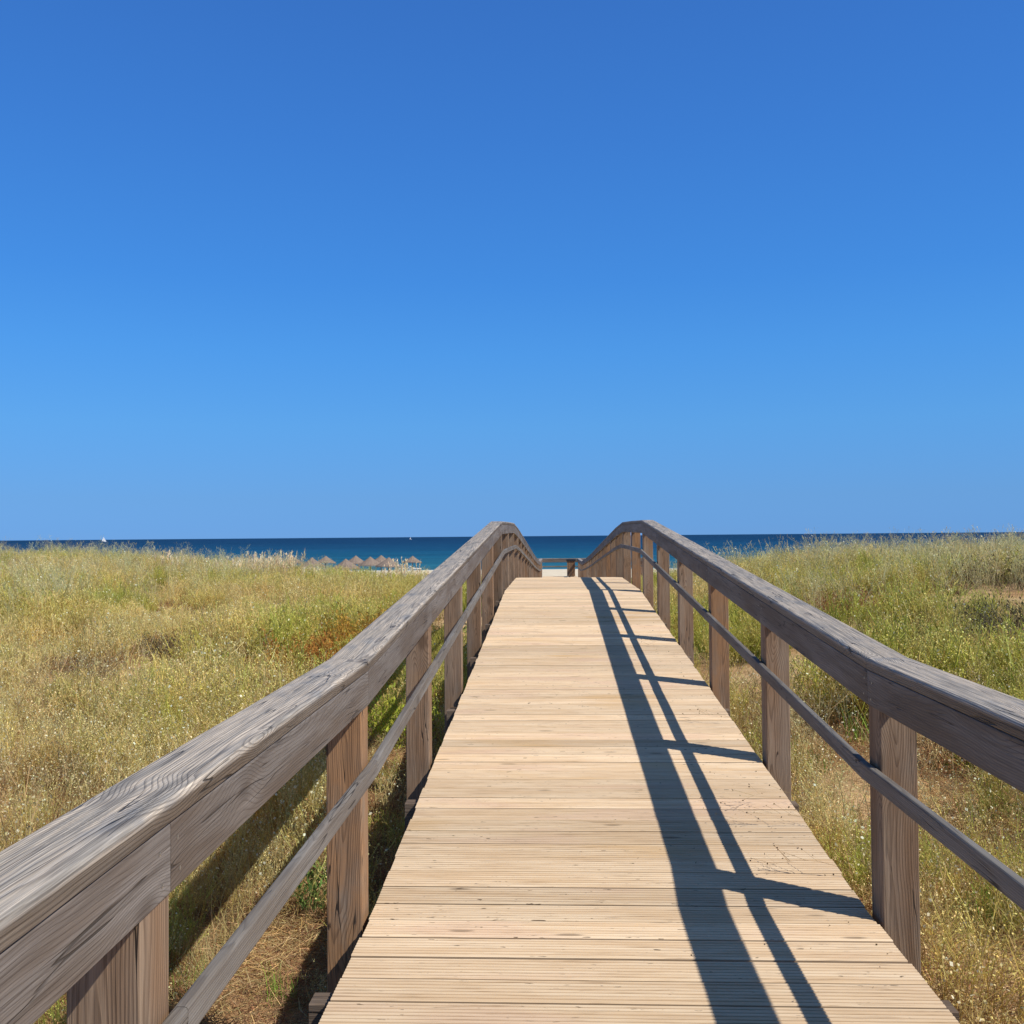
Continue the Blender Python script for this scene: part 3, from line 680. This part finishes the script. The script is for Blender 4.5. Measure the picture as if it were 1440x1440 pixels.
# ================================================================ single shrubs and tall grasses
def ground_at(x, y): return float(terrain(x, y))
def shrub(seed, x, y, R, H, leaf, stem, label, n_leaf=2600, leafsz=.028, name='shrub', cat='shrub', group=None, n_stem=60, asp=1.0):
    r = np.random.RandomState(seed); e = empty(name, (x, y, ground_at(x, y) - .02), label, cat, group, r.rand() * 6); e['kind'] = 'thing'
    v = Veg(seed); n = n_stem; b = disc(r, n, R * .25); b[:, 2] = 0; a = np.arctan2(b[:, 1], b[:, 0]) + r.randn(n) * .4
    reach = R * (.35 + .75 * r.rand(n)); h = H * (.45 + .6 * r.rand(n)) * (1 - .25 * (reach / R) ** 2)
    t = np.linspace(0, 1, 5)[None, :]
    P = np.stack([b[:, :1] + np.cos(a)[:, None] * reach[:, None] * t ** 1.1, (b[:, 1:2] + np.sin(a)[:, None] * reach[:, None] * t ** 1.1) * asp, h[:, None] * t ** .8], -1)
    P += r.randn(n, 5, 3) * .012 * t[..., None]
    v.ribbons(P, np.linspace(.009, .003, 5)[None] * np.ones((n, 1)), jit(r, n, stem, .3))
    new_obj('stem', v.mesh('stem'), None, e)
    f = Veg(seed + 1); i = r.randint(n, size=n_leaf); p = along(P[i], .35 + .65 * r.rand(n_leaf) ** .7) + r.randn(n_leaf, 3) * R * .075
    p[:, 2] = np.maximum(p[:, 2], .02); d = r.randn(n_leaf, 3) * .7 + np.array([0, 0, .8]); d /= np.linalg.norm(d, axis=1)[:, None]
    L = leafsz * (.6 + .9 * r.rand(n_leaf)); q = p + d * L[:, None]
    clump = np.floor(p / (R * .3)).astype(int); cc = .75 + .5 * _lat[clump[:, 0] % 64, (clump[:, 1] + 3 * clump[:, 2]) % 64]
    f.ribbons(np.stack([p, (p + q) / 2, q], 1), np.stack([L * .15, L * .38, L * .1], 1), jit(r, n_leaf, leaf, .35) * cc[:, None])
    new_obj('foliage', f.mesh('foliage'), None, e)
    return e
for sd, (x, y), R, H, leaf, stm, lb, nl, ls, kw in SHRUBS: shrub(sd, x, y, R, H, leaf, stm, lb, nl, ls, **kw)

def plume_grass(seed, x, y, n, R, H, label):
    r = np.random.RandomState(seed); e = empty('plume_grass', (x, y, ground_at(x, y) - .02), label, 'tall grass', 'pale plumed grasses on the dune edge'); e['kind'] = 'thing'
    v = Veg(seed); b = disc(r, n, R); h = H * (.7 + .35 * r.rand(n)); P = curve_stems(r, b, h, .22 * (.3 + r.rand(n)), 5)
    v.ribbons(P, np.linspace(.010, .006, 5)[None] * np.ones((n, 1)), jit(r, n, (.50, .38, .20), .25)); 
    bb = disc(r, n * 3, R); Pb = curve_stems(r, bb,   .45 * H * (.6 + .6 * r.rand(n * 3)), .55 * (.3 + r.rand(n * 3)), 4)
    v.ribbons(Pb, np.array([.011, .012, .008, .002])[None] * np.ones((n * 3, 1)), jit(r, n * 3, (.52, .40, .19), .3)); new_obj('stalks', v.mesh('stalks'), None, e)
    for k in range(n):
        f = Veg(seed * 100 + k); r2 = f.r; Pk = P[k:k + 1]; tt = .70 + .30 * r2.rand(16); p = along(np.repeat(Pk, 16, 0), tt); tt[0] = .72; d = r2.randn(16, 3) * .35 + np.array([.1, 0, 1.0]); d /= np.linalg.norm(d, axis=1)[:, None]
        q = p + d * (.05 + .06 * r2.rand(16))[:, None]; f.ribbons(np.stack([p, (p + q) / 2, q], 1), np.tile([.011, .020, .006], (16, 1)), jit(r2, 16, (.84, .70, .47), .2))
        new_obj('plume', f.mesh('plume'), None, e)

for sd, px, Y, n, R, H, lb in (
    (401, 386, 30.5, 80, .85, 1.12, 'broad clump of pale feathery grass against the sea, left of the beach parasols'),
    (402, 368, 30, 26, .4, .85, 'small clump of pale grass at the left foot of the broad feathery clump'),
    (403, 573, 31, 30, .45, 1.12, 'clump of tall pale plumed grass in front of the rightmost parasol'),
    (404, 555, 31.5, 16, .35, 1.0, 'thin clump of pale plumes between the parasols, left of the rightmost parasol'),
    (405, 603, 30, 14, .4, .80, 'sparse short pale grass clump closest to the left handrail'),
    (406, 327, 31, 40, .8, .80, 'pinkish tan grass clump below the second parasol from the left'),
    (407, 436, 31, 16, .5, .75, 'low straw coloured grass clump below the grey parasols in the middle'),
    (408, 248, 31, 18, .6, .85, 'thin tan grass clump against the sea at the left part of the dune'),
    (409, 528, 31, 24, .55, .78, 'short pinkish grass clump below the middle pair of parasols')):
    d = px_ray(px, 800); plume_grass(sd, d.x * Y / d.y, Y, n, R, H, lb)

# ================================================================ beach
def revolve(prof, n, col, V=None, wob=0., rr=None):
    V = []; F = []; k = len(prof)
    for i in range(n):
        a = 2 * math.pi * i / n; w = 1 + (rr.uniform(-wob, wob) if rr else 0)
        for (r, z) in prof: V.append((r * w * math.cos(a), r * w * math.sin(a), z))
    for i in range(n):
        for j in range(k - 1):
            F.append((i * k + j, ((i + 1) % n) * k + j, ((i + 1) % n) * k + j + 1, i * k + j + 1))
    return V, F
def thatch_material():
    N = NT('straw_thatch'); tcn = N.n('TexCoord').outputs['Object']; x, y, z = N.sepv(tcn)
    a = N.math('ARCTAN2', y, x); f = N.noise(N.comb(N.math('MULTIPLY', a, 26.), N.math('MULTIPLY', z, 3.), 0.), 1., 3., .6)
    b = N.math('FRACT', N.math('MULTIPLY', z, 5.5))
    c = N.mix(N.ss(f, .35, .7), (.19, .145, .115), (.36, .285, .235)); c = N.mix(N.ss(b, 0., .25, .45, 0.), c, (.13, .09, .06))
    return N.bsdf(c, .9, N.bump(f, .8, .03), .05)
M_thatch = thatch_material()
M_white = NT('white_canvas').bsdf((.78, .76, .70), .7)
M_pole = NT('pole_wood').bsdf((.16, .11, .07), .8)
def parasol_proto():
    e = empty('thatched_parasol', (0, 0, 0)); rr = random.Random(5)
    prof = [(.02, 2.72), (.09, 2.66), (.42, 2.34), (.86, 1.99), (1.34, 1.62), (1.40, 1.50), (1.28, 1.55), (.8, 1.90), (.4, 2.20), (.05, 2.42)]
    V, F = revolve(prof, 40, None, wob=.035, rr=rr); new_obj('canopy', mesh_from('canopy', V, F, M_thatch), None, e)
    V, F = revolve([(.055, -.2), (.055, 2.32)], 10, None); new_obj('pole', mesh_from('pole', V, F, M_pole, smooth=True), None, e)
    v = Veg(77); n = 420; a = v.r.rand(n) * 6.283; t = v.r.rand(n); rad = 1.26 + .14 * v.r.rand(n); p = np.stack([rad * np.cos(a), rad * np.sin(a), 1.66 - .1 * t], -1)
    q = p + np.stack([np.cos(a) * .08, np.sin(a) * .08, -.18 - .1 * t], -1); v.ribbons(np.stack([p, q], 1), np.tile([.03, .012], (n, 1)), jit(v.r, n, (.30, .23, .18), .35))
    new_obj('fringe', v.mesh('fringe'), None, e)
    return e
PAR = [(291, 163, 'leftmost thatched beach parasol, almost hidden behind the dune grass'),
       (333, 138, 'second thatched parasol from the left, wide and low behind pinkish grass'),
       (411, 150, 'thatched parasol half hidden behind the right side of the broad feathery grass clump'),
       (439.5, 122, 'low thatched parasol standing just left of the grey one in the middle of the row'),
       (458, 157, 'grey thatched parasol standing clear against the sea at the middle of the row'),
       (487, 111, 'nearest and widest thatched parasol, lower left one of an overlapping pair'),
       (500, 137, 'tall thatched parasol with the highest roof, behind the nearest one'),
       (521, 126, 'thatched parasol mostly covered by its neighbours, right of the tallest roof'),
       (536, 143, 'peaked thatched parasol left of its lower right neighbour and behind tan plumes'),
       (546, 119, 'broad thatched parasol in front of a peaked one, second from the right'),
       (580, 168, 'rightmost and farthest thatched parasol above a white sunbed')]
pp = parasol_proto()
for i, (px, D, lb) in enumerate(PAR):
    e = pp if i == 0 else copy_tree(pp)
    d = px_ray(px, 790); x = d.x * D / d.y; e.location = (x, D, ground_at(x, D)); e.rotation_euler = (random.uniform(-.03, .03), random.uniform(-.03, .03), i * 1.3)
    e.scale = (1.1, 1.1, .92); e['label'] = lb; e['category'] = 'beach parasol'; e['group'] = 'thatched parasols on the beach'

def bar(V, F, c, s, rz=0, ry=0):
    b = len(V); M = Matrix.Rotation(rz, 3, 'Z') @ Matrix.Rotation(ry, 3, 'Y')
    for dx in (-1, 1):
        for dy in (-1, 1):
            for dz in (-1, 1): V.append(tuple(M @ Vector((dx * s[0] / 2, dy * s[1] / 2, dz * s[2] / 2)) + Vector(c)))
    for f in ((0, 1, 3, 2), (4, 6, 7, 5), (0, 4, 5, 1), (2, 3, 7, 6), (0, 2, 6, 4), (1, 5, 7, 3)): F.append(tuple(b + q for q in f))
def bed_proto():
    e = empty('sunbed', (0, 0, 0))
    V, F = [], []; 
    for yy in (-.32, .32): bar(V, F, (0, yy, .33), (1.95, .05, .06))
    for xx in (-.9, -.3, .3, .9): bar(V, F, (xx, 0, .325), (.05, .6, .04))
    new_obj('frame', mesh_from('frame', V, F, M_white), None, e)
    for xx in (-.85, .85):
        for yy in (-.3, .3):
            V, F = [], []; bar(V, F, (xx, yy, .15), (.05, .05, .32)); new_obj('leg', mesh_from('leg', V, F, M_white), None, e)
    V, F = [], []; bar(V, F, (-.32, 0, .40), (1.25, .6, .07)); new_obj('mattress', mesh_from('mattress', V, F, M_white), None, e)
    V, F = [], []; bar(V, F, (.58, 0, .60), (.72, .6, .07), ry=-.62); new_obj('backrest', mesh_from('backrest', V, F, M_white), None, e)
    return e
BED = [(296, 120, 'white sunbed under the leftmost parasol, in a gap of the grass'), (461, 104, 'white sunbed below the low parasol in the middle, left one of the white beds'),
       (506, 112, 'white sunbed beside the nearest parasol'), (520, 104, 'long white sunbed in the open between the parasols, right of the nearest one'),
       (570, 150, 'cream sunbed between plumes left of the rightmost parasol'), (584, 152, 'bright white sunbed directly under the rightmost parasol')]
bp_ = bed_proto()
for i, (px, D, lb) in enumerate(BED):
    e = bp_ if i == 0 else copy_tree(bp_)
    d = px_ray(px, 800); x = d.x * D / d.y; e.location = (x, D, ground_at(x, D) + (.0)); e.rotation_euler = (0, 0, (0.15, 3.0, .3, -.2, .1, 3.3)[i])
    e['label'] = lb; e['category'] = 'sunbed'; e['group'] = 'white sunbeds on the beach'

# ---------------------------------------------------------------- boats far out
M_sail = NT('sail_cloth').bsdf((.85, .85, .83), .7)
def hull(L, B, H):
    V = []; F = []; n = 9
    for i in range(n):
        t = i / (n - 1); w = B * .5 * math.sin(math.pi * min(.5 + t * .5, 1)) ** .7 if t > .0 else B * .5 * 1.0
        w = B * .5 * (1 - t ** 2.5) + .02; x = -L / 2 + L * t; zt = H * (.85 + .25 * t)
        V += [(x, -w, zt), (x, -w * .75, H * .25), (x, 0, -.25), (x, w * .75, H * .25), (x, w, zt)]
    for i in range(n - 1):
        for j in range(4): a = i * 5 + j; F.append((a, a + 1, a + 6, a + 5))
        F.append((i * 5, i * 5 + 5, i * 5 + 9, i * 5 + 4))
    F.append((0, 4, 3, 2, 1)); F.append(tuple(range((n - 1) * 5, n * 5)))
    return V, F
def sailboat(px, D, L, HM, label, two=True):
    d = px_ray(px, 762); e = empty('sailboat', (d.x * D / d.y, D, 0), label, 'sailboat', None, .5)
    V, F = hull(L, L * .3, L * .13); new_obj('hull', mesh_from('hull', V, F, M_sail), None, e)
    V, F = [], []; bar(V, F, (0, 0, HM / 2), (.18, .18, HM)); new_obj('mast', mesh_from('mast', V, F, M_sail), None, e)
    def sail(nm, p):
        V = [(x, y + s_ * .03, z) for s_ in (-1, 1) for (x, y, z) in p]; F = [(0, 1, 2), (3, 5, 4), (0, 3, 4, 1), (1, 4, 5, 2), (2, 5, 3, 0)]
        new_obj(nm, mesh_from(nm, V, F, M_sail), None, e)
    sail('mainsail', [(-.2, 0, L * .2), (-L * .42, .5, L * .22), (-.15, 0, HM * .97)])
    if two: sail('jib', [(.3, 0, L * .15), (L * .47, 0, L * .16), (.15, 0, HM * .85)])
sailboat(146, 2550, 12, 13.5, 'tiny white sailboat on the horizon over the left dune')
sailboat(577.5, 2350, 5.5, 6, 'tiny white boat on the horizon above the beach parasols', False)

# ================================================================ small things on the bridge
def sprig(seed, x, y, ang, L, n, label):
    r = np.random.RandomState(seed); v = Veg(seed); z0 = .012
    k = 6; t = np.linspace(0, 1, k); P = np.zeros((1, k, 3)); P[0, :, 0] = t * L; P[0, :, 1] = .08 * L * np.sin(t * 3); P[0, :, 2] = z0 + .05 * np.sin(t * 3.14)
    v.ribbons(P, np.full((1, k), .0032), jit(r, 1, (.30, .20, .10), .1))
    i = np.zeros(n, int); p = along(P[i], .15 + .85 * r.rand(n)); a = (r.rand(n) - .5) * 2.2; l = L * (.12 + .25 * r.rand(n)); q = p + np.stack([np.cos(a) * l, np.sin(a) * l, r.rand(n) * .04], -1)
    q[:, 2] = np.maximum(q[:, 2], .006); v.ribbons(np.stack([p, q], 1), np.tile([.0024, .0018], (n, 1)), jit(r, n, (.32, .21, .10), .2)); v.tips(q, np.full(n, .010), jit(r, n, (.17, .11, .06), .3))
    o = new_obj('dry_sprig', v.mesh('dry_sprig')); o.location = (x, y, deck_z(y) + .002); o.rotation_euler = (0, 0, ang); o['label'] = label; o['category'] = 'dry twig'; o['group'] = 'dry twigs lying over the right edge of the deck'
sprig(501, 1.17, 3.95, 2.9, .36, 12, 'dry brown twig on the deck beside the nearest right post')
sprig(502, 1.20, 4.50, 3.0, .44, 16, 'longest dry twig lying across the right edge of the deck')
sprig(503, 1.19, 4.85, 3.35, .34, 12, 'thin dry twig on the right edge of the deck, farther than the longest twig')
sprig(504, 1.17, 6.3, 3.0, .36, 14, 'dry twig at the right deck edge between the second and third visible right posts')
sprig(505, 1.16, 9.0, 3.1, .34, 14, 'small dry twig on the right deck edge farthest along the bridge')
# crumbs of seed and leaf on the deck
v = Veg(600); r = v.r; n = 105; xx = 1.12 - np.abs(r.randn(n)) * .33; yy = 2.4 + r.rand(n) * 8; ok = xx > -.6; xx, yy = xx[ok], yy[ok]
zz = np.array([deck_z(q) for q in yy]) + .004
v.tips(np.stack([xx, yy, zz], -1), .004 + .008 * r.rand(len(xx)), jit(r, len(xx), (.16, .10, .06), .4))
o = new_obj('leaf_litter', v.mesh('leaf_litter')); o['kind'] = 'stuff'; o['label'] = 'dark crumbs of dry leaves and seeds scattered on the deck'

# screw heads on the rail beams
M_screw = NT('galvanised_screw').bsdf((.35, .34, .33), .35, None, .5, .8)
def screws():
    V, F = [], []
    return V, F
for side, xi, sg in (('l', LI, -1), ('r', RI, 1)):
    for py in POST_Y[2:12]:
        for dy, dz in ((-.045, -.085), (-.035, -.145), (.03, -.08), (.04, -.14)):
            y = py + .06 + dy * 1.1; z = deck_z(y) + rail_h(y) + dz; V = [(0, 0, 0)]; F = []
            x0 = xi + sg * .003 - sg * .0012
            V = [(x0, y, z)] + [(x0 + sg * .0008, y + .0045 * math.cos(a), z + .0045 * math.sin(a)) for a in [k * math.pi / 4 for k in range(8)]]
            F = [(0, 1 + k, 1 + (k + 1) % 8) for k in range(8)]
            new_obj('screw', mesh_from('screw', V, F, M_screw), None, fb)
